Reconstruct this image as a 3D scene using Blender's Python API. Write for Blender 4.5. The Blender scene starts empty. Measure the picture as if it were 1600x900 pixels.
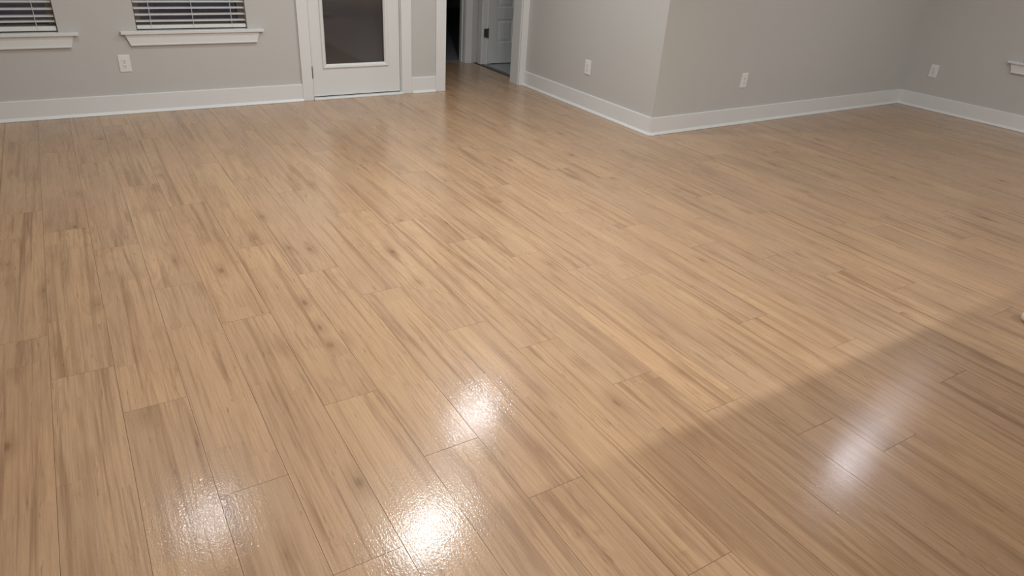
import bpy, bmesh, math, random
from mathutils import Matrix, Vector
random.seed(7)
S = bpy.context.scene
COL = S.collection

# ------------------------------------------------------------------ camera
cam = bpy.data.cameras.new('camera'); camo = bpy.data.objects.new('camera', cam); COL.objects.link(camo)
cam.sensor_width = 36.0; cam.lens = 1070.76 / 1600 * 36.0; cam.clip_start = 0.05
Rv = Vector((0.85096967, -0.52190115, 0.05890503)); Uv = Vector((0.20376031, 0.431426, 0.87883635))
Fv = Vector((0.48407887, 0.73586058, -0.47347319))
m = Matrix((Rv, Uv, -Fv)).transposed().to_4x4(); m.translation = Vector((0, 0, 1.5))
camo.matrix_world = m
S.camera = camo

# ------------------------------------------------------------------ world: a night sky
w = bpy.data.worlds.new('night'); S.world = w; w.use_nodes = True
w.node_tree.nodes['Background'].inputs[0].default_value = (0.034, 0.042, 0.092, 1)
w.node_tree.nodes['Background'].inputs[1].default_value = 1.0

# ------------------------------------------------------------------ exposure
vs = S.view_settings
vs.view_transform = 'Standard'; vs.look = 'None'; vs.gamma = 1.0; vs.use_curve_mapping = False
vs.exposure = 0.07

# ceiling lights: (x, y, watts, lens diameter, colour, label)
CEIL = 2.74
WARM = (0.94, 0.97, 0.975); COOL = (0.82, 0.91, 1.0); NEUT = (0.87, 0.95, 1.0)
LIGHTS = [
    (0.22, 4.37, 13, 0.06, NEUT, 'round recessed ceiling light before the two left-hand windows'),
    (2.64, 4.53, 25, 0.08, NEUT, 'round recessed ceiling light in front of the cased opening'),
    (1.75, 1.90, 27, 0.13, WARM, 'added round ceiling light that brightens the middle of the floor'),  # added fill for the middle of the floor, no lamp known here
    (5.44, 2.35, 14, 0.065, COOL, 'round recessed ceiling light nearest the right-hand window'),
    (6.74, 2.64, 3, 0.11, COOL, 'dim round recessed ceiling light beside the right-hand wall'),
    (-0.60, -1.5, 4, 0.13, WARM, 'round recessed ceiling light above the kitchen aisle'),
    (0.35, -1.5, 20, 0.13, WARM, 'round recessed ceiling light left of the island corner'),
    (1.10, -1.5, 38, 0.13, WARM, 'round recessed ceiling light behind the island corner'),
    (5.20, -1.5, 75, 0.13, NEUT, 'added round ceiling light that brightens the right-hand walls'),  # extra lamp put in to lift the outside-corner and right-hand walls
    (2.30, -1.5, 36, 0.13, WARM, 'round recessed ceiling light above the far island end'),
]
PENDANT = (1.49, 3.13, 2.35, 32, 0.22)      # x, y, height of the lens, watts, diameter

# ------------------------------------------------------------------ node helpers
class NT:
    def __init__(s, name):
        s.mat = bpy.data.materials.new(name); s.mat.use_nodes = True
        s.t = s.mat.node_tree; s.n = s.t.nodes; s.b = s.n['Principled BSDF']; s.out = s.n['Material Output']
    def new(s, typ, **kw):
        n = s.n.new(typ)
        for k, v in kw.items(): setattr(n, k, v)
        return n
    def put(s, sock, v):
        if isinstance(v, bpy.types.NodeSocket): s.t.links.new(v, sock)
        elif v is not None: sock.default_value = v
    def m(s, op, a, b=None, c=None, clamp=False):
        n = s.new('ShaderNodeMath', operation=op, use_clamp=clamp)
        for i, v in enumerate((a, b, c)):
            if v is not None: s.put(n.inputs[i], v)
        return n.outputs[0]
    def xyz(s, x, y, z):
        n = s.new('ShaderNodeCombineXYZ')
        for i, v in enumerate((x, y, z)): s.put(n.inputs[i], v)
        return n.outputs[0]
    def noise(s, vec, scale=1.0, detail=2.0, rough=0.5, dist=0.0):
        n = s.new('ShaderNodeTexNoise'); s.put(n.inputs['Vector'], vec)
        n.inputs['Scale'].default_value = scale; n.inputs['Detail'].default_value = detail
        n.inputs['Roughness'].default_value = rough; n.inputs['Distortion'].default_value = dist
        return n.outputs['Fac']
    def ramp(s, f, a, b, lo=0.0, hi=1.0):
        n = s.new('ShaderNodeMapRange', interpolation_type='SMOOTHSTEP'); s.put(n.inputs['Value'], f)
        n.inputs['From Min'].default_value = a; n.inputs['From Max'].default_value = b
        n.inputs['To Min'].default_value = lo; n.inputs['To Max'].default_value = hi
        return n.outputs[0]
    def mix(s, f, a, b, blend='MIX'):
        n = s.new('ShaderNodeMix', data_type='RGBA', blend_type=blend)
        s.put(n.inputs[0], f); s.put(n.inputs[6], a); s.put(n.inputs[7], b)
        return n.outputs[2]
    def bump(s, h, strength, dist):
        n = s.new('ShaderNodeBump'); n.inputs['Strength'].default_value = strength
        n.inputs['Distance'].default_value = dist; s.put(n.inputs['Height'], h)
        s.put(s.b.inputs['Normal'], n.outputs[0])

def paint(name, col, rough, bs=0.0, scale=300.0, dist=0.0004, var=0.0):
    k = NT(name); g = k.new('ShaderNodeNewGeometry').outputs['Position']
    c = (*col, 1)
    if var:
        c2 = tuple(v * (1 - var) for v in col)
        k.put(k.b.inputs['Base Color'], k.mix(k.noise(g, 2.2, 3), c, (*c2, 1)))
    else: k.b.inputs['Base Color'].default_value = c
    k.b.inputs['Roughness'].default_value = rough
    if bs: k.bump(k.noise(g, scale, 3), bs, dist)
    return k.mat

WALL = paint('wall_paint', (0.56, 0.548, 0.522), 0.75, 0.25, 160, 0.0012, 0.03)
CEILM = paint('ceiling_paint', (0.78, 0.77, 0.75), 0.9, 0.3, 120, 0.001)
TRIM = paint('trim_paint', (0.76, 0.76, 0.745), 0.38, 0.08, 60, 0.0008, 0.02)
DOORM = paint('door_paint', (0.74, 0.74, 0.72), 0.42, 0.08, 60, 0.0008, 0.02)
PLASTIC = paint('plate_plastic', (0.80, 0.79, 0.77), 0.32)
SLATM = paint('blind_vinyl', (0.76, 0.76, 0.73), 0.4)
CORDM = paint('blind_cord', (0.70, 0.70, 0.68), 0.8)
VINYL = paint('window_vinyl', (0.30, 0.25, 0.21), 0.5)
BLACK = paint('black_gap', (0.012, 0.012, 0.013), 0.8)
SLOT = paint('socket_slot', (0.03, 0.028, 0.026), 0.6)
HINGE = paint('hinge_bronze', (0.16, 0.14, 0.12), 0.4); HINGE.node_tree.nodes['Principled BSDF'].inputs['Metallic'].default_value = 0.6
SCREW = paint('screw_steel', (0.5, 0.5, 0.5), 0.35)
TILE = paint('bath_tile', (0.42, 0.43, 0.43), 0.35, 0, 1, 1, 0.12)
STRIPM = paint('transition_strip', (0.16, 0.13, 0.105), 0.5)
CARPET = paint('bedroom_carpet', (0.20, 0.20, 0.22), 0.95, 0.8, 260, 0.006, 0.15)
SUB = paint('underlay', (0.10, 0.062, 0.036), 0.8)
BEVEL = paint('plank_bevel', (0.24, 0.145, 0.085), 0.75)
PATIO = paint('patio_concrete', (0.33, 0.34, 0.38), 0.9, 0.3, 80, 0.002, 0.2)
CABM = paint('cabinet_paint', (0.62, 0.62, 0.60), 0.45)
STONE = paint('counter_stone', (0.66, 0.65, 0.63), 0.2, 0, 1, 1, 0.12)
CREAM = paint('cream_plastic', (0.72, 0.62, 0.50), 0.45)

def glass():
    k = NT('pane_glass'); k.n.remove(k.b)
    tr = k.new('ShaderNodeBsdfTransparent'); tr.inputs[0].default_value = (0.85, 0.86, 0.88, 1)
    gl = k.new('ShaderNodeBsdfGlossy'); gl.inputs['Roughness'].default_value = 0.03
    fr = k.new('ShaderNodeFresnel'); fr.inputs[0].default_value = 1.5
    f2 = k.m('MULTIPLY', fr.outputs[0], 1.9, clamp=True)
    mx = k.new('ShaderNodeMixShader'); k.put(mx.inputs[0], f2)
    k.t.links.new(tr.outputs[0], mx.inputs[1]); k.t.links.new(gl.outputs[0], mx.inputs[2])
    k.t.links.new(mx.outputs[0], k.out.inputs[0])
    return k.mat
GLASS = glass()

def wood():
    k = NT('oak_laminate')
    oc = k.new('ShaderNodeTexCoord').outputs['Object']
    rnd = k.new('ShaderNodeObjectInfo').outputs['Random']
    sp = k.new('ShaderNodeSeparateXYZ'); k.put(sp.inputs[0], oc); x, y = sp.outputs[0], sp.outputs[1]
    # printed staves: every plank shows two narrow boards side by side, broken at odd lengths
    split = k.m('MULTIPLY', k.m('SUBTRACT', k.m('FRACT', k.m('MULTIPLY', rnd, 17.3)), 0.5), 0.07)
    side = k.m('GREATER_THAN', x, split)
    yo = k.m('ADD', y, k.m('MULTIPLY', k.m('FRACT', k.m('MULTIPLY', k.m('ADD', rnd, k.m('MULTIPLY', side, 0.37)), 23.7)), 3.0))
    cell = k.m('FLOOR', k.m('DIVIDE', yo, 0.78))
    wn = k.new('ShaderNodeTexWhiteNoise', noise_dimensions='3D')
    k.put(wn.inputs[0], k.xyz(k.m('MULTIPLY', rnd, 51.0), cell, side))
    st = wn.outputs['Value']
    off = k.m('ADD', k.m('MULTIPLY', rnd, 97.0), k.m('MULTIPLY', st, 41.0))
    offp = k.m('MULTIPLY', rnd, 97.0)
    def vecp(sx, sy, o=0.0): return k.xyz(k.m('ADD', k.m('MULTIPLY', x, sx), offp), k.m('MULTIPLY', y, sy), k.m('ADD', offp, o))
    def vec(sx, sy, o=0.0): return k.xyz(k.m('ADD', k.m('MULTIPLY', x, sx), off), k.m('MULTIPLY', y, sy), k.m('ADD', off, o))
    fine = k.noise(vec(330, 7), 1, 4, 0.6)
    mid = k.noise(vec(75, 1.8, 3), 1, 4, 0.6, 0.4)
    cont = k.noise(vec(13, 1.25, 9), 1, 2, 0.45, 0.25)
    arch = k.m('PINGPONG', k.m('MULTIPLY', cont, 13.0), 0.5)
    archm = k.m('MULTIPLY', k.ramp(k.m('MULTIPLY', arch, 2.0), 0.0, 0.55, 1, 0), k.ramp(k.noise(vec(6, 0.9, 21), 1, 1), 0.40, 0.62))
    stk = k.noise(vecp(25, 0.85, 14), 1, 4, 0.55, 0.7)
    streak = k.ramp(stk, 0.50, 0.72)
    thin = k.ramp(k.noise(vecp(55, 1.1, 33), 1, 3, 0.55, 0.8), 0.57, 0.72)
    tone = k.noise(vecp(4, 1.3, 50), 1, 2)
    # knots
    vo = k.new('ShaderNodeTexVoronoi', feature='F1'); vo.inputs['Randomness'].default_value = 1.0
    vv = k.xyz(k.m('ADD', k.m('MULTIPLY', x, 8.0), k.m('ADD', off, k.m('MULTIPLY', mid, 0.35))), k.m('MULTIPLY', y, 3.4), off)
    k.put(vo.inputs['Vector'], vv); vo.inputs['Scale'].default_value = 1.0
    ks = k.new('ShaderNodeSeparateXYZ'); k.put(ks.inputs[0], vo.outputs['Color'])
    gate = k.ramp(ks.outputs[0], 0.30, 0.80)
    core = k.m('MULTIPLY', k.ramp(vo.outputs['Distance'], 0.02, 0.13, 1, 0), gate)
    halo = k.m('MULTIPLY', k.ramp(vo.outputs['Distance'], 0.08, 0.42, 1, 0), gate)
    C = lambda r, g, b: (r, g, b, 1)
    c = k.mix(k.ramp(tone, 0.3, 0.7), C(0.545, 0.348, 0.202), C(0.470, 0.294, 0.173))
    c = k.mix(k.m('MULTIPLY', k.ramp(st, 0.45, 1.0), 0.26), c, C(0.400, 0.268, 0.178))      # stave tone: greyer brown
    c = k.mix(k.m('MULTIPLY', k.ramp(st, 0.35, 0.0), 0.22), c, C(0.580, 0.392, 0.225))      # paler, yellower staves
    c = k.mix(k.m('MULTIPLY', k.ramp(k.m('FRACT', k.m('MULTIPLY', rnd, 7.7)), 0.4, 1.0), 0.34), c, C(0.400, 0.272, 0.185))      # some boards greyer
    c = k.mix(k.m('MULTIPLY', streak, 0.74), c, C(0.270, 0.155, 0.085))
    c = k.mix(k.m('MULTIPLY', thin, 0.60), c, C(0.250, 0.140, 0.075))
    c = k.mix(k.m('MULTIPLY', k.ramp(k.noise(vec(135, 1.7, 70), 1, 3, 0.55, 0.35), 0.50, 0.66), 0.32), c, C(0.290, 0.178, 0.102))
    c = k.mix(k.m('MULTIPLY', archm, 0.24), c, C(0.260, 0.150, 0.080))
    c = k.mix(k.m('MULTIPLY', k.ramp(mid, 0.45, 0.75), 0.26), c, C(0.300, 0.180, 0.100))
    c = k.mix(k.m('MULTIPLY', k.ramp(fine, 0.50, 0.72), 0.28), c, C(0.280, 0.165, 0.092))
    c = k.mix(k.m('MULTIPLY', k.ramp(fine, 0.46, 0.30), 0.22), c, C(0.640, 0.440, 0.270))
    fleck = k.ramp(k.noise(vec(110, 11, 81), 1, 2, 0.5, 0.3), 0.66, 0.76)
    c = k.mix(k.m('MULTIPLY', fleck, 0.45), c, C(0.160, 0.085, 0.045))
    c = k.mix(k.m('MULTIPLY', halo, 0.40), c, C(0.270, 0.155, 0.085))
    c = k.mix(k.m('MULTIPLY', core, 0.50), c, C(0.110, 0.055, 0.028))
    k.put(k.b.inputs['Base Color'], c)
    # embossed, lacquered surface
    emb = k.noise(vec(175, 105, 5), 1, 2, 0.65)
    emb2 = k.noise(vec(150, 5, 6), 1, 3, 0.6)
    rr = k.m('ADD', 0.27, k.m('MULTIPLY', k.ramp(emb2, 0.35, 0.7), 0.08))
    k.put(k.b.inputs['Roughness'], rr)
    k.b.inputs['IOR'].default_value = 1.45; k.b.inputs['Specular IOR Level'].default_value = 0.22
    hgt = k.m('ADD', k.m('MULTIPLY', emb, 0.8), k.m('MULTIPLY', emb2, 0.5))
    k.b.inputs['Coat Weight'].default_value = 0.45; k.b.inputs['Coat Roughness'].default_value = 0.11; k.b.inputs['Coat IOR'].default_value = 1.45
    k.bump(hgt, 0.62, 0.0008)
    k.t.links.new(k.b.inputs['Normal'].links[0].from_socket, k.b.inputs['Coat Normal'])
    return k.mat
WOOD = wood()

# ------------------------------------------------------------------ mesh helpers
def cbox(bm, x0, x1, y0, y1, z0, z1, c=0.0):
    """a box, its edges eased by c"""
    b2 = bmesh.new()
    bmesh.ops.create_cube(b2, size=1.0)
    for v in b2.verts:
        v.co = Vector(((x0 + x1) / 2 + v.co.x * (x1 - x0), (y0 + y1) / 2 + v.co.y * (y1 - y0), (z0 + z1) / 2 + v.co.z * (z1 - z0)))
    if c: bmesh.ops.bevel(b2, geom=b2.edges[:], offset=c, segments=2, affect='EDGES', profile=0.5)
    merge(bm, b2)
def merge(bm, b2):
    me = bpy.data.meshes.new('t'); b2.to_mesh(me); b2.free(); bm.from_mesh(me); bpy.data.meshes.remove(me)
def prism(bm, pts, axis, a, b):
    """closed polygon swept along an axis; pts are the two other coordinates in x,y,z order"""
    def co(p, t):
        q = list(p); q.insert(axis, t); return q
    A = [bm.verts.new(co(p, a)) for p in pts]; B = [bm.verts.new(co(p, b)) for p in pts]
    n = len(pts)
    for i in range(n): bm.faces.new((A[i], A[(i + 1) % n], B[(i + 1) % n], B[i]))
    bm.faces.new(A[::-1]); bm.faces.new(B)
def lathe(bm, prof, n=24, cx=0.0, cy=0.0):
    rings = [[bm.verts.new((cx + r * math.cos(2 * math.pi * i / n), cy + r * math.sin(2 * math.pi * i / n), z)) for i in range(n)] for r, z in prof]
    for A, B in zip(rings, rings[1:]):
        for i in range(n): bm.faces.new((A[i], A[(i + 1) % n], B[(i + 1) % n], B[i]))
    bm.faces.new(rings[0][::-1]); bm.faces.new(rings[-1])
def obj(name, bm, mat, parent=None, M=None, smooth=False):
    bmesh.ops.recalc_face_normals(bm, faces=bm.faces[:])
    me = bpy.data.meshes.new(name); bm.to_mesh(me); bm.free(); me.materials.append(mat)
    if smooth:
        for p in me.polygons: p.use_smooth = True
    o = bpy.data.objects.new(name, me); COL.objects.link(o)
    if parent: o.parent = parent
    if M is not None: o.matrix_world = M
    return o
def struct(o): o['kind'] = 'structure'; return o
def tag(o, label, cat, group=None):
    o['label'] = label; o['category'] = cat
    if group: o['group'] = group
    return o
def empty(name, M=None, parent=None):
    o = bpy.data.objects.new(name, None); COL.objects.link(o); o.empty_display_size = 0.1
    if M is not None: o.matrix_world = M
    if parent: o.parent = parent
    return o
def frame(x, y, ang): return Matrix.Translation((x, y, 0)) @ Matrix.Rotation(ang, 4, 'Z')
def boxes(name, lst, mat, parent=None, M=None, c=0.0):
    bm = bmesh.new()
    for b in lst: cbox(bm, *b, c)
    return obj(name, bm, mat, parent, M)

# ------------------------------------------------------------------ layout (metres; camera stands over 0,0)
TH = 0.15
YB = 6.05                                   # back wall face
XA = 3.956; YC = 4.112                      # outside corner
XR, YR = 7.542, 4.157                       # inside corner on the right
angB = math.atan2(YR - YC, XR - XA)
angR = math.atan2(-1.247, 0.065)            # right wall, slightly out of square
FB = frame(0, YB, 0)                        # local x along the wall, y into it
FA = frame(XA, YB, -math.pi / 2)
FBW = frame(XA, YC, angB)
FR = frame(XR, YR, angR)
lenB = math.hypot(XR - XA, YR - YC)
XL, YF = -4.0, -3.6                         # room goes on to the left and behind
WIN_W, WIN_H, SILL = 0.795, 1.50, 0.60

def wall_with_windows(name, M, u0, u1, holes, top=CEIL):
    """boxes around rectangular holes (u0,u1,z0,z1), one mesh"""
    bm = bmesh.new(); cur = u0
    for a, b, z0, z1 in sorted(holes):
        cbox(bm, cur, a, 0, TH, 0, top)
        if z0 > 0: cbox(bm, a, b, 0, TH, 0, z0)
        cbox(bm, a, b, 0, TH, z1, top); cur = b
    cbox(bm, cur, u1, 0, TH, 0, top)
    return struct(obj(name, bm, WALL, None, M))

W1 = (-0.016 - WIN_W, -0.016); W2 = (0.4845, 0.4845 + WIN_W)
DOOR = (1.758, 2.607); OPEN = (3.04, 3.888)
DH = 2.05
wall_with_windows('wall_back', FB, XL - TH, XA, [
    (*W1, SILL, SILL + WIN_H), (*W2, SILL, SILL + WIN_H), (*DOOR, 0, DH), (*OPEN, 0, DH)])
bm = bmesh.new(); cbox(bm, 0.0, YB - YC, 0, 0.12, 0, CEIL)
struct(obj('wall_corner_left', bm, WALL, None, FA))
bm = bmesh.new(); cbox(bm, 0.0, lenB, 0, 0.12, 0, CEIL); struct(obj('wall_corner_right', bm, WALL, None, FBW))
W3u = 4.157 - 3.13
wall_with_windows('wall_right', FR, 0, YR - YF + 0.05, [(W3u, W3u + WIN_W, SILL, SILL + WIN_H)])
bm = bmesh.new(); cbox(bm, XL - TH, XL, YF - TH, YB, 0, CEIL); struct(obj('wall_left', bm, WALL))
bm = bmesh.new(); cbox(bm, XL - TH, 8.2, YF - TH, YF, 0, CEIL); struct(obj('wall_front', bm, WALL))
bm = bmesh.new(); cbox(bm, XL - TH, 8.3, YF - TH, 12.2, CEIL, CEIL + 0.12); struct(obj('ceiling', bm, CEILM))

# ------------------------------------------------------------------ floor: subfloor and planks
bm = bmesh.new(); cbox(bm, XL - TH, 8.3, YF - TH, 7.36, -0.06, -0.009)
FLOOR = struct(obj('floor', bm, SUB))
PW, PL = 0.195, 1.366
X0 = -0.276
H = 1.5
PHASE = {-1: 1.845, 0: 1.629, 1: 1.428, 2: 1.078, 3: 1.717, 4: 1.257, 5: 1.91, 6: 1.707, 7: 1.419, 8: 1.256, 9: 1.0165, 10: 0.829,
         11: 0.668, 12: 0.537, 13: 1.083, 14: 0.87, 15: 0.627, 16: 1.36, 17: 1.172, 18: 1.0, 19: 2.575}
def plank_bm(w, l, yo):
    g, c, d = 0.0002, 0.0005, 0.0006
    b = bmesh.new()
    def ring(i, z): return [b.verts.new(p) for p in ((-w / 2 + i, yo - l / 2 + i, z), (w / 2 - i, yo - l / 2 + i, z), (w / 2 - i, yo + l / 2 - i, z), (-w / 2 + i, yo + l / 2 - i, z))]
    r0, r1, r2 = ring(g, -0.008), ring(g, -d), ring(g + c, 0)
    for A, B in ((r0, r1), (r1, r2)):
        for i in range(4): b.faces.new((A[i], A[(i + 1) % 4], B[(i + 1) % 4], B[i]))
    b.faces.new(r2); b.faces.new(r0[::-1])
    b.faces.ensure_lookup_table()
    for i in range(8): b.faces[i].material_index = 1
    return b
full_mesh = None
rest = bmesh.new(); rest_uv = 0
nplank = 0
def seen(x, y):
    """does the photograph look at this bit of floor (with a margin)?"""
    d = Vector((x, y, -1.5)); zc = d.dot(Fv)
    if zc < 0.2: return False
    u = 1070.76 * d.dot(Rv) / zc; v = -1070.76 * d.dot(Uv) / zc
    return abs(u) < 840 and v < 490
for row in range(-20, 41):
    xa = X0 + row * PW; xb = xa + PW; xc = (xa + xb) / 2
    if xb < XL or xa > 7.6: continue
    ph = PHASE[row] * H if row in PHASE else random.uniform(0, PL)
    if xc > XA + 0.06: ymax = 4.13 if xc < 7.5 else 4.0
    elif xa > 2.85: ymax = 7.34
    else: ymax = 6.06
    ymin = YF
    kk = math.floor((ymin - ph) / PL)
    y = ph + kk * PL
    while y < ymax:
        ya, yb = max(y, ymin), min(y + PL, ymax)
        if yb - ya > 0.03:
            yc = y + PL / 2
            vis = any(seen(px, py) for px in (xa, xc, xb) for py in [ya + (yb - ya) * t / 8 for t in range(9)])
            if vis:
                if yb - ya > PL - 1e-4:
                    if full_mesh is None:
                        o = obj('plank', plank_bm(PW, PL, 0), WOOD, FLOOR); full_mesh = o.data
                    else:
                        o = bpy.data.objects.new('plank', full_mesh); COL.objects.link(o); o.parent = FLOOR
                else:
                    o = obj('plank', plank_bm(PW, yb - ya, (ya + yb) / 2 - yc), WOOD, FLOOR)
                o.location = (xc, yc, random.uniform(-0.0002, 0.0))
                o.rotation_euler = (0, math.radians(random.uniform(-0.10, 0.10)), 0)
                nplank += 1
            else:
                b = plank_bm(PW, yb - ya, 0); bmesh.ops.translate(b, verts=b.verts[:], vec=(xc, (ya + yb) / 2, 0)); merge(rest, b)
        y += PL
ro = obj('plank_field', rest, WOOD, FLOOR); ro['kind'] = 'stuff'
for ob in FLOOR.children:
    if len(ob.data.materials) < 2: ob.data.materials.append(BEVEL)
print('planks', nplank)

# ------------------------------------------------------------------ baseboards with shoe moulding
BBH, BBT = 0.143, 0.014
def baseboard(name, M, u0, u1, shoe=True, su0=None, su1=None):
    bm = bmesh.new()
    prism(bm, [(0, 0.001), (-BBT, 0.001), (-BBT, BBH - 0.004), (-BBT + 0.004, BBH), (0, BBH)], 0, u0, u1)
    o = struct(obj(name, bm, TRIM, None, M))
    if shoe:
        b2 = bmesh.new(); r = 0.016; hh = 0.019
        pts = [(-BBT, 0.001), (-BBT - r, 0.001), (-BBT - r, 0.004), (-BBT - r + 0.002, 0.0075), (-BBT - 0.003, 0.0205), (-BBT, 0.0215)]
        prism(b2, pts, 0, u0 if su0 is None else su0, u1 if su1 is None else su1)
        s = obj('shoe_moulding', b2, TRIM, o); s.matrix_parent_inverse = Matrix.Identity(4)
    return o
CW, CT = 0.089, 0.019
baseboard('baseboard_back', FB, XL, 1.677)
baseboard('baseboard_doorside', FB, 2.697, 2.944, True, 2.705, 2.942)
# outside corner: both run on by their own thickness so that the mitre closes
baseboard('baseboard_corner_left', FA, 0.021, YB - YC + BBT, True, 0.021, YB - YC + BBT + 0.016)
baseboard('baseboard_corner_right', FBW, -BBT, lenB, True, -BBT - 0.016, lenB - 0.02)
baseboard('baseboard_right', FR, 0.0, YR - YF)

# ------------------------------------------------------------------ windows, sills and blinds
def window(n, M, u0, blind_label, z_slat0, z_pitch, rail, cords):
    u1 = u0 + WIN_W; z0, z1 = SILL, SILL + WIN_H
    R = struct(empty('window_%d' % n, M))
    # sash frame set back in the wall
    f = 0.045
    boxes('window_frame', [(u0, u0 + f, 0.085, TH, z0, z1), (u1 - f, u1, 0.085, TH, z0, z1),
                           (u0 + f, u1 - f, 0.085, TH, z0, z0 + f), (u0 + f, u1 - f, 0.085, TH, z1 - f, z1)], VINYL, R, None, 0.003)
    boxes('meeting_rail', [(u0 + f, u1 - f, 0.095, TH - 0.01, z0 + 0.73, z0 + 0.77)], VINYL, R, None, 0.003)
    boxes('pane', [(u0 + f, u1 - f, 0.118, 0.122, z0 + f, z1 - f)], GLASS, R)
    # stool with horns, and the apron with splayed ends
    bm = bmesh.new()
    cbox(bm, u0 - 0.113, u1 + 0.118, -0.036, -0.0005, z0 - 0.021, z0 + 0.001, 0.003)
    cbox(bm, u0 + 0.001, u1 - 0.001, -0.004, 0.086, z0 - 0.001, z0 + 0.001)
    obj('window_sill', bm, TRIM, R)
    bm = bmesh.new()
    prof = [(-0.0005, 0), (-0.020, 0.0), (-0.022, 0.003), (-0.022, 0.010), (-0.018, 0.013), (-0.018, 0.082), (-0.0005, 0.082)]
    A, B = [], []
    zb = z0 - 0.021 - 0.085
    for (yy, zz) in prof:
        sl = 0.030 * (1 - zz / 0.082)
        A.append(bm.verts.new((u0 - 0.088 + sl, yy, zb + zz + 0.003))); B.append(bm.verts.new((u1 + 0.085 - sl * 0.85, yy, zb + zz + 0.003)))
    k = len(prof)
    for i in range(k): bm.faces.new((A[i], A[(i + 1) % k], B[(i + 1) % k], B[i]))
    bm.faces.new(A); bm.faces.new(B[::-1])
    obj('apron', bm, TRIM, R)
    # blind
    BL = empty('window_blind', M); tag(BL, blind_label, 'blind', 'white horizontal slat blinds')
    g = 0.006
    bm = bmesh.new()
    N = 6; pts_t, pts_b = [], []
    for i in range(N + 1):
        t = i / N; yy = 0.012 + t * 0.050; cz = 0.0025 * (1 - (2 * t - 1) ** 2) + 0.007 * (t - 0.5)
        pts_t.append((yy, cz + 0.003)); pts_b.append((yy, cz))
    prism(bm, pts_t + pts_b[::-1], 0, u0 + g, u1 - g)
    first = None; z = z_slat0
    k = 0
    while z < z1 - 0.07:
        if first is None: first = obj('slat', bm, SLATM, BL); o = first
        else:
            o = bpy.data.objects.new('slat', first.data); COL.objects.link(o); o.parent = BL
        o.location = (0, 0, z); z += z_pitch if not (k == 0 and rail[2]) else rail[2]; k += 1
    boxes('bottom_rail', [(u0 + g, u1 - g, 0.012, 0.062, rail[0], rail[1])], SLATM, BL, None, 0.004)
    boxes('head_rail', [(u0 + 0.003, u1 - 0.003, 0.008, 0.066, z1 - 0.06, z1 - 0.002)], SLATM, BL, None, 0.003)
    for cu in cords:
        bm = bmesh.new()
        for yy in (0.0105, 0.0635):
            for dx in (-0.0016, 0.0016):
                cbox(bm, cu + dx * (yy < 0.02) - 0.0008, cu + dx * (yy < 0.02) + 0.0008, yy - 0.0008, yy + 0.0008, rail[0] + 0.004, z1 - 0.05)
        # the loose knot end below the slats
        obj('ladder_cord', bm, CORDM, BL)
    return R
window(1, FB, W1[0], 'white slat blind in the leftmost window, cut by the photo\'s left edge', 0.672, 0.0475, (0.610, 0.640, 0.034), [W1[0] + 0.12, W1[0] + 0.40, W1[1] - 0.12])
window(2, FB, W2[0], 'white slat blind in the window between wall outlet and glazed door', 0.664, 0.0453, (0.611, 0.636, 0), [0.590, 0.886, 1.168])
window(3, FR, W3u, 'white slat blind in the right-hand wall window at the photo\'s right edge', 0.668, 0.0455, (0.609, 0.636, 0), [W3u + 0.11, W3u + 0.40, W3u + 0.69])

# ------------------------------------------------------------------ glazed exterior door
D = struct(empty('door_1', FB))
a, b = 1.779, 2.589           # leaf
ga, gb, gz0, gz1 = 1.906, 2.444, 0.292, 1.86
yf = 0.012; yt = yf + 0.045
boxes('jamb', [(DOOR[0], a - 0.004, 0.004, TH, 0, DH), (b + 0.004, DOOR[1], 0.004, TH, 0, DH), (a - 0.004, b + 0.004, 0.004, TH, 2.036, DH),
               (a - 0.004, a + 0.012, yt + 0.002, TH, 0.02, 2.036), (b - 0.012, b + 0.004, yt + 0.002, TH, 0.02, 2.036)], TRIM, D)
boxes('weatherstrip', [(a - 0.004, a, yf + 0.02, yt + 0.002, 0.02, 2.034), (b, b + 0.004, yf + 0.014, yt + 0.002, 0.02, 2.034), (a, b, yf + 0.008, yt, 0.017, 0.026)], BLACK, D)
bm = bmesh.new()
cbox(bm, a, ga - 0.015, yf, yt, 0.026, 2.03); cbox(bm, gb + 0.015, b, yf, yt, 0.026, 2.03)
cbox(bm, ga - 0.015, gb + 0.015, yf, yt, 0.026, gz0 - 0.015); cbox(bm, ga - 0.015, gb + 0.015, yf, yt, gz1 + 0.015, 2.03)
obj('leaf', bm, DOORM, D)
# raised lite frame: mitred, sloping to the glass
bm = bmesh.new()
def lite(y_out, y_in):
    o = 0.033
    def rg(d, yy): return [bm.verts.new(p) for p in ((ga - d, yy, gz0 - d), (gb + d, yy, gz0 - d), (gb + d, yy, gz1 + d), (ga - d, yy, gz1 + d))]
    R = [rg(o, yf), rg(o, yf - 0.008), rg(o - 0.006, yf - 0.012), rg(0.012, yf - 0.009), rg(0.0, yf + 0.004), rg(0.0, yf + 0.016), rg(o, yf + 0.016)]
    for A, B in zip(R, R[1:] + R[:1]):
        for i in range(4): bm.faces.new((A[i], A[(i + 1) % 4], B[(i + 1) % 4], B[i]))
lite(0, 0)
obj('lite_frame', bm, DOORM, D)
boxes('pane', [(ga - 0.012, gb + 0.012, yf + 0.018, yf + 0.024, gz0 - 0.012, gz1 + 0.012)], GLASS, D)
for hz in (0.232, 1.02, 1.80):
    bm = bmesh.new(); lathe(bm, [(0.0055, hz - 0.05), (0.0065, hz - 0.047), (0.0065, hz + 0.047), (0.0055, hz + 0.05)], 12, a - 0.003, yf - 0.004)
    obj('hinge', bm, HINGE, D)
bm = bmesh.new(); lathe(bm, [(0.012, 0), (0.012, 0.03), (0.024, 0.034), (0.029, 0.05), (0.026, 0.064), (0.014, 0.07)], 20)
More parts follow.
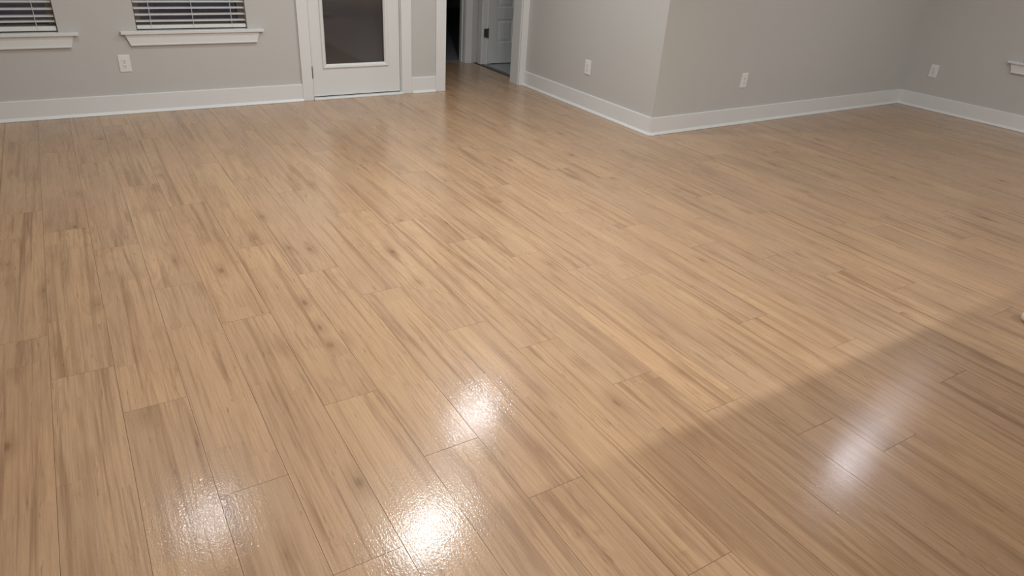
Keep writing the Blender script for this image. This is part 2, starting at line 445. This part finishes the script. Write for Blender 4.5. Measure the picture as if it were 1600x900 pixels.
bmesh.ops.rotate(bm, verts=bm.verts[:], cent=(0, 0, 0), matrix=Matrix.Rotation(math.pi / 2, 3, 'X'))
bmesh.ops.translate(bm, verts=bm.verts[:], vec=(b - 0.06, yf, 0.95)); obj('door_knob', bm, HINGE, D, None, True)
bm = bmesh.new()
prism(bm, [(-0.030, 0.001), (-0.030, 0.010), (-0.022, 0.017), (TH, 0.017), (TH, 0.001)], 0, 1.771, 2.601)
obj('threshold', bm, TRIM, D)

def casing(name, M, parts):
    o = struct(boxes(name, parts, TRIM, None, M, 0.0015)); return o
casing('trim_1', FB, [(1.677, 1.766, -CT, 0, 0.001, DH + 0.01), (2.599, 2.695, -CT, 0, 0.001, DH + 0.01), (1.66, 2.712, -CT, 0, DH + 0.01, DH + 0.115)])
# cased opening to the hall
casing('trim_2', FB, [(2.945, 3.046, -CT, 0, 0.001, DH + 0.01), (3.882, XA - 0.001, -CT, 0, 0.001, DH + 0.01), (2.93, XA - 0.001, -CT, 0, DH + 0.01, DH + 0.115)])
casing('trim_3', FB, [(3.040, 3.052, 0, TH, 0.001, DH), (3.876, 3.888, 0.0, TH, 0.001, DH), (3.040, 3.888, 0, TH, DH - 0.012, DH)])

# ------------------------------------------------------------------ hall beyond the opening
XH = 4.06; YE = 7.25
BY0, BY1 = 6.36, 7.117            # bathroom doorway in the hall's right wall
bm = bmesh.new()
cbox(bm, XH, XH + 0.115, YB + TH, BY0, 0, CEIL); cbox(bm, XH, XH + 0.115, BY1 + 0.015, YE + 0.12, 0, CEIL); cbox(bm, XH, XH + 0.115, BY0, BY1 + 0.015, DH, CEIL)
cbox(bm, 3.90, XH, YB + TH, YB + TH + 0.01, 0, CEIL)
struct(obj('wall_hall_right', bm, WALL))
bm = bmesh.new(); cbox(bm, 2.80, 2.92, YB + TH, 12.1, 0, CEIL); struct(obj('wall_hall_left', bm, WALL))
DX0, DX1 = 3.08, 3.893            # dark doorway in the end wall
bm = bmesh.new(); cbox(bm, 2.92, DX0 - 0.015, YE, YE + 0.12, 0, CEIL); cbox(bm, DX1 + 0.012, XH, YE, YE + 0.12, 0, CEIL); cbox(bm, DX0 - 0.015, DX1 + 0.012, YE, YE + 0.12, DH, CEIL)
struct(obj('wall_hall_end', bm, WALL))
boxes_ = [(DX1 + 0.003, DX1 + 0.089, YE - CT, YE, 0.001, DH), (DX0 - 0.09, DX0 - 0.004, YE - CT, YE, 0.001, DH), (DX0 - 0.1, XH - 0.02, YE - CT, YE, DH, DH + 0.09)]
struct(boxes('trim_4', boxes_, TRIM, None, None, 0.0015))
struct(boxes('trim_5', [(DX1, DX1 + 0.012, YE, YE + 0.12, 0.001, DH), (DX1 - 0.011, DX1, YE + 0.045, YE + 0.08, 0.001, DH), (DX0 - 0.015, DX0, YE, YE + 0.12, 0.001, DH)], TRIM, None, None, 0.0015))
struct(boxes('trim_6', [(XH - CT, XH, BY1 + 0.004, BY1 + 0.088, 0.001, DH), (XH - CT, XH, BY0 - 0.088, BY0 - 0.004, 0.001, DH), (XH - CT, XH, BY0 - 0.1, BY1 + 0.1, DH, DH + 0.09)], TRIM, None, None, 0.0015))
struct(boxes('trim_7', [(XH - 0.002, XH + 0.117, BY1, BY1 + 0.015, 0.001, DH), (XH - 0.002, XH + 0.117, BY0 - 0.001, BY0 + 0.014, 0.001, DH), (XH - 0.002, XH + 0.117, BY0, BY1, DH - 0.015, DH)], TRIM, None, None, 0.001))
bm = bmesh.new(); prism(bm, [(XH - 0.03, 0.001), (XH - 0.022, 0.006), (XH + 0.025, 0.006), (XH + 0.03, 0.001)], 1, BY0 + 0.015, BY1 - 0.001)
tag(obj('transition_strip', bm, STRIPM), 'dark brown floor strip across the bathroom doorway', 'floor strip')
# bathroom: tiles, walls
bm = bmesh.new(); cbox(bm, XH + 0.03, 5.7, YB + TH, 7.65, -0.05, -0.004)
BF = struct(obj('floor_bath', bm, SUB))
t0 = None
for i in range(4):
    for j in range(4):
        bm = bmesh.new(); xx = XH + 0.031 + i * 0.305; yy = 6.30 + j * 0.305
        cbox(bm, xx, xx + 0.302, yy, yy + 0.302, -0.004, 0.001, 0.001)
        obj('tile', bm, TILE, BF)
bm = bmesh.new(); cbox(bm, 5.6, 5.7, YB + TH, 7.7, 0, CEIL); cbox(bm, XH + 0.115, 5.6, 7.6, 7.7, 0, CEIL); cbox(bm, XH + 0.115, 5.6, YB + TH - 0.1, YB + TH, 0, CEIL)
struct(obj('wall_bath', bm, WALL))
bm = bmesh.new(); cbox(bm, 2.92, XH + 0.115, YE + 0.121, 7.7, -0.05, 0.008); cbox(bm, 2.92, 7.4, 7.7, 12, -0.05, 0.008); struct(obj('floor_bedroom', bm, CARPET))
bm = bmesh.new(); cbox(bm, 2.8, 7.5, 12, 12.1, 0, CEIL); cbox(bm, 7.4, 7.5, 7.7, 12, 0, CEIL); cbox(bm, 5.7, 7.4, 7.6, 7.7, 0, CEIL); struct(obj('wall_bedroom', bm, WALL))

# panelled bathroom door, swung open at a right angle into the bathroom
D2 = struct(empty('door_2', Matrix.Translation((XH + 0.062, 7.10, 0.012))))
lw, lh, lt = 0.71, 2.02, 0.035
px = [(0.115, 0.315), (0.395, 0.595)]; pz = [(0.225, 0.475), (0.600, 0.90), (1.02, 1.86)]
bm = bmesh.new()
xs = [0, 0.115, 0.315, 0.395, 0.595, lw]; zs = [0, 0.225, 0.475, 0.60, 0.90, 1.02, 1.86, lh]
for i in range(5):
    for j in range(7):
        hole = i in (1, 3) and j in (1, 3, 5)
        if not hole: cbox(bm, xs[i], xs[i + 1], 0, lt, zs[j], zs[j + 1])
obj('leaf', bm, DOORM, D2)
for (x0, x1) in px:
    for (z0, z1) in pz:
        bm = bmesh.new()
        def rg(d, yy): return [bm.verts.new(p) for p in ((x0 + d, yy, z0 + d), (x1 - d, yy, z0 + d), (x1 - d, yy, z1 - d), (x0 + d, yy, z1 - d))]
        R = [rg(0, lt), rg(0, 0.001), rg(0.008, 0.010), rg(0.014, 0.010), rg(0.038, 0.003)]
        for A, B in zip(R, R[1:]):
            for i in range(4): bm.faces.new((A[i], A[(i + 1) % 4], B[(i + 1) % 4], B[i]))
        bm.faces.new(R[-1]); bm.faces.new(R[0][::-1])
        obj('panel', bm, DOORM, D2)
for hz in (0.345, 1.05, 1.80):
    bm = bmesh.new()
    lathe(bm, [(0.006, hz - 0.062), (0.008, hz - 0.058), (0.008, hz + 0.038), (0.006, hz + 0.042)], 12, -0.008, -0.006)
    cbox(bm, -0.052, -0.010, 0.0145, 0.0165, hz - 0.055, hz + 0.035); cbox(bm, -0.052, -0.006, -0.002, 0.0145, hz - 0.055, hz + 0.035, 0.003)
    obj('hinge', bm, HINGE, D2)
bm = bmesh.new(); lathe(bm, [(0.012, 0), (0.012, 0.03), (0.024, 0.034), (0.029, 0.05), (0.026, 0.064), (0.014, 0.07)], 20)
bmesh.ops.rotate(bm, verts=bm.verts[:], cent=(0, 0, 0), matrix=Matrix.Rotation(math.pi / 2, 3, 'X'))
bmesh.ops.translate(bm, verts=bm.verts[:], vec=(lw - 0.06, 0, 0.93)); obj('door_knob', bm, HINGE, D2, None, True)

# ------------------------------------------------------------------ wall outlets
def outlet(M, u, z, label):
    R = empty('wall_outlet', M @ Matrix.Translation((u, 0, z))); tag(R, label, 'outlet', 'white duplex wall outlets')
    pw, ph = 0.040, 0.062
    bm = bmesh.new()
    def rg(d, yy): return [bm.verts.new(p) for p in ((-pw + d, yy, -ph + d), (pw - d, yy, -ph + d), (pw - d, yy, ph - d), (-pw + d, yy, ph - d))]
    Q = [rg(0, -0.0004), rg(0, -0.003), rg(0.004, -0.0065)]
    for A, B in zip(Q, Q[1:]):
        for i in range(4): bm.faces.new((A[i], A[(i + 1) % 4], B[(i + 1) % 4], B[i]))
    bm.faces.new(Q[-1]); bm.faces.new(Q[0][::-1])
    obj('cover_plate', bm, PLASTIC, R)
    for s in (1, -1):
        zc = s * 0.0195
        bm = bmesh.new(); n = 20
        pts = [(0.0172 * max(-1, min(1, 1.25 * math.cos(2 * math.pi * i / n))), zc + 0.0145 * max(-1, min(1, 1.1 * math.sin(2 * math.pi * i / n)))) for i in range(n)]
        A = [bm.verts.new((p[0], -0.006, p[1])) for p in pts]; B = [bm.verts.new((p[0] * 0.97, -0.0085, zc + (p[1] - zc) * 0.97)) for p in pts]
        for i in range(n): bm.faces.new((A[i], A[(i + 1) % n], B[(i + 1) % n], B[i]))
        bmesh.ops.remove_doubles(bm, verts=bm.verts[:], dist=1e-5)
        try: bm.faces.new([v for v in B if v.is_valid])
        except Exception: pass
        f = obj('receptacle', bm, PLASTIC, R)
        boxes('slot', [(-0.0076, -0.0052, -0.0090, -0.0080, zc - 0.001, zc + 0.0080), (0.0052, 0.0076, -0.0090, -0.0080, zc, zc + 0.0075),
                       (-0.0024, 0.0024, -0.0090, -0.0080, zc - 0.0098, zc - 0.0050)], SLOT, f)
    bm = bmesh.new(); lathe(bm, [(0.0032, 0), (0.0032, 0.0012), (0.0022, 0.002)], 12)
    bmesh.ops.rotate(bm, verts=bm.verts[:], cent=(0, 0, 0), matrix=Matrix.Rotation(math.pi / 2, 3, 'X'))
    bmesh.ops.translate(bm, verts=bm.verts[:], vec=(0, -0.0062, 0)); obj('screw', bm, SCREW, R)
outlet(FB, 0.360, 0.371, 'white wall outlet below the windows on the back wall')
outlet(FA, YB - 5.02, 0.370, 'white wall outlet on the short wall between hall opening and outside corner')
outlet(FBW, 4.985 - XA, 0.380, 'white wall outlet on the grey wall right of the outside corner')
outlet(FR, YR - 3.885, 0.380, 'white wall outlet on the shaded wall by the right-hand inside corner')

# ------------------------------------------------------------------ ceiling lights
for (x, y, watt, dia, colr, label) in LIGHTS:
    R = empty('recessed_light', Matrix.Translation((x, y, CEIL))); tag(R, label, 'ceiling light', 'round recessed ceiling lights')
    bm = bmesh.new(); r = dia / 2; n = 40
    prof = [(r, -0.003), (r + 0.004, -0.009), (r + 0.016, -0.007), (r + 0.020, -0.0005), (r, -0.0005)]
    rings = [[bm.verts.new((q * math.cos(2 * math.pi * i / n), q * math.sin(2 * math.pi * i / n), z)) for i in range(n)] for q, z in prof]
    for A, B in zip(rings, rings[1:] + rings[:1]):
        for i in range(n): bm.faces.new((A[i], A[(i + 1) % n], B[(i + 1) % n], B[i]))
    obj('trim_ring', bm, TRIM, R, None, True)
    L = bpy.data.lights.new('lens', 'AREA'); L.shape = 'DISK'; L.size = dia; L.energy = watt; L.color = colr
    lo = bpy.data.objects.new('lens', L); COL.objects.link(lo); lo.parent = R; lo.location = (0, 0, -0.004)

# the pendant over the middle of the living area
px_, py_, pz_, pwatt, pdia = PENDANT
P = empty('pendant_light', Matrix.Translation((px_, py_, 0)))
tag(P, 'white pendant lamp hanging over the middle of the living area', 'pendant lamp')
bm = bmesh.new(); lathe(bm, [(0.06, CEIL - 0.03), (0.065, CEIL - 0.024), (0.065, CEIL - 0.0005)], 28); obj('canopy', bm, TRIM, P, None, True)
bm = bmesh.new(); lathe(bm, [(0.007, pz_ + 0.10), (0.007, CEIL - 0.03)], 12); obj('rod', bm, HINGE, P)
bm = bmesh.new(); n = 36; r = pdia / 2
prof = [(r + 0.004, pz_ - 0.012), (r + 0.010, pz_ - 0.012), (r + 0.008, pz_ + 0.06), (r * 0.6, pz_ + 0.095), (0.012, pz_ + 0.105), (0.012, pz_ + 0.098), (r * 0.55, pz_ + 0.088), (r + 0.002, pz_ + 0.055)]
rings = [[bm.verts.new((q * math.cos(2 * math.pi * i / n), q * math.sin(2 * math.pi * i / n), z)) for i in range(n)] for q, z in prof]
for A, B in zip(rings, rings[1:] + rings[:1]):
    for i in range(n): bm.faces.new((A[i], A[(i + 1) % n], B[(i + 1) % n], B[i]))
obj('lamp_shade', bm, TRIM, P, None, True)
L = bpy.data.lights.new('lens', 'AREA'); L.shape = 'DISK'; L.size = pdia; L.energy = pwatt; L.color = WARM
lo = bpy.data.objects.new('lens', L); COL.objects.link(lo); lo.parent = P; lo.location = (0, 0, pz_ - 0.013)

# ------------------------------------------------------------------ kitchen island (just outside the frame; it shades the floor at lower right)
I = empty('kitchen_island', Matrix.Translation((1.24, -0.70, 0)))
tag(I, 'pale kitchen island with stone top whose shade falls on the floor at lower right', 'island')
IL, IW = 2.5, 1.0
boxes('counter', [(0, IL, 0, IW, 0.885, 0.920)], STONE, I, None, 0.004)
boxes('body', [(0.05, IL - 0.05, 0.05, IW - 0.30, 0.10, 0.885)], CABM, I)
boxes('toe_kick', [(0.10, IL - 0.10, 0.10, IW - 0.34, 0.001, 0.10)], CABM, I)
for i in range(4):
    u = 0.09 + i * 0.585
    boxes('panel', [(u, u + 0.07, IW - 0.30, IW - 0.285, 0.13, 0.86), (u + 0.495, u + 0.565, IW - 0.30, IW - 0.285, 0.13, 0.86),
                    (u + 0.07, u + 0.495, IW - 0.30, IW - 0.285, 0.79, 0.86), (u + 0.07, u + 0.495, IW - 0.30, IW - 0.285, 0.13, 0.20)], CABM, I, None, 0.001)

# ------------------------------------------------------------------ small rounded cream thing at the right edge
bm = bmesh.new()
lathe(bm, [(0.030, 0.0005), (0.042, 0.003), (0.046, 0.010), (0.046, 0.026), (0.043, 0.034), (0.034, 0.039), (0.030, 0.037), (0.012, 0.0365)], 32)
c = obj('jar_lid', bm, CREAM, None, Matrix.Translation((3.553, 1.012, 0)), True)
tag(c, 'small cream round lid on the floor, half cut by the photo\'s right edge', 'lid')

# ------------------------------------------------------------------ outside: dark patio
bm = bmesh.new(); cbox(bm, -30, 30, YB + TH, 45, -0.26, -0.12); struct(obj('patio_slab', bm, PATIO))
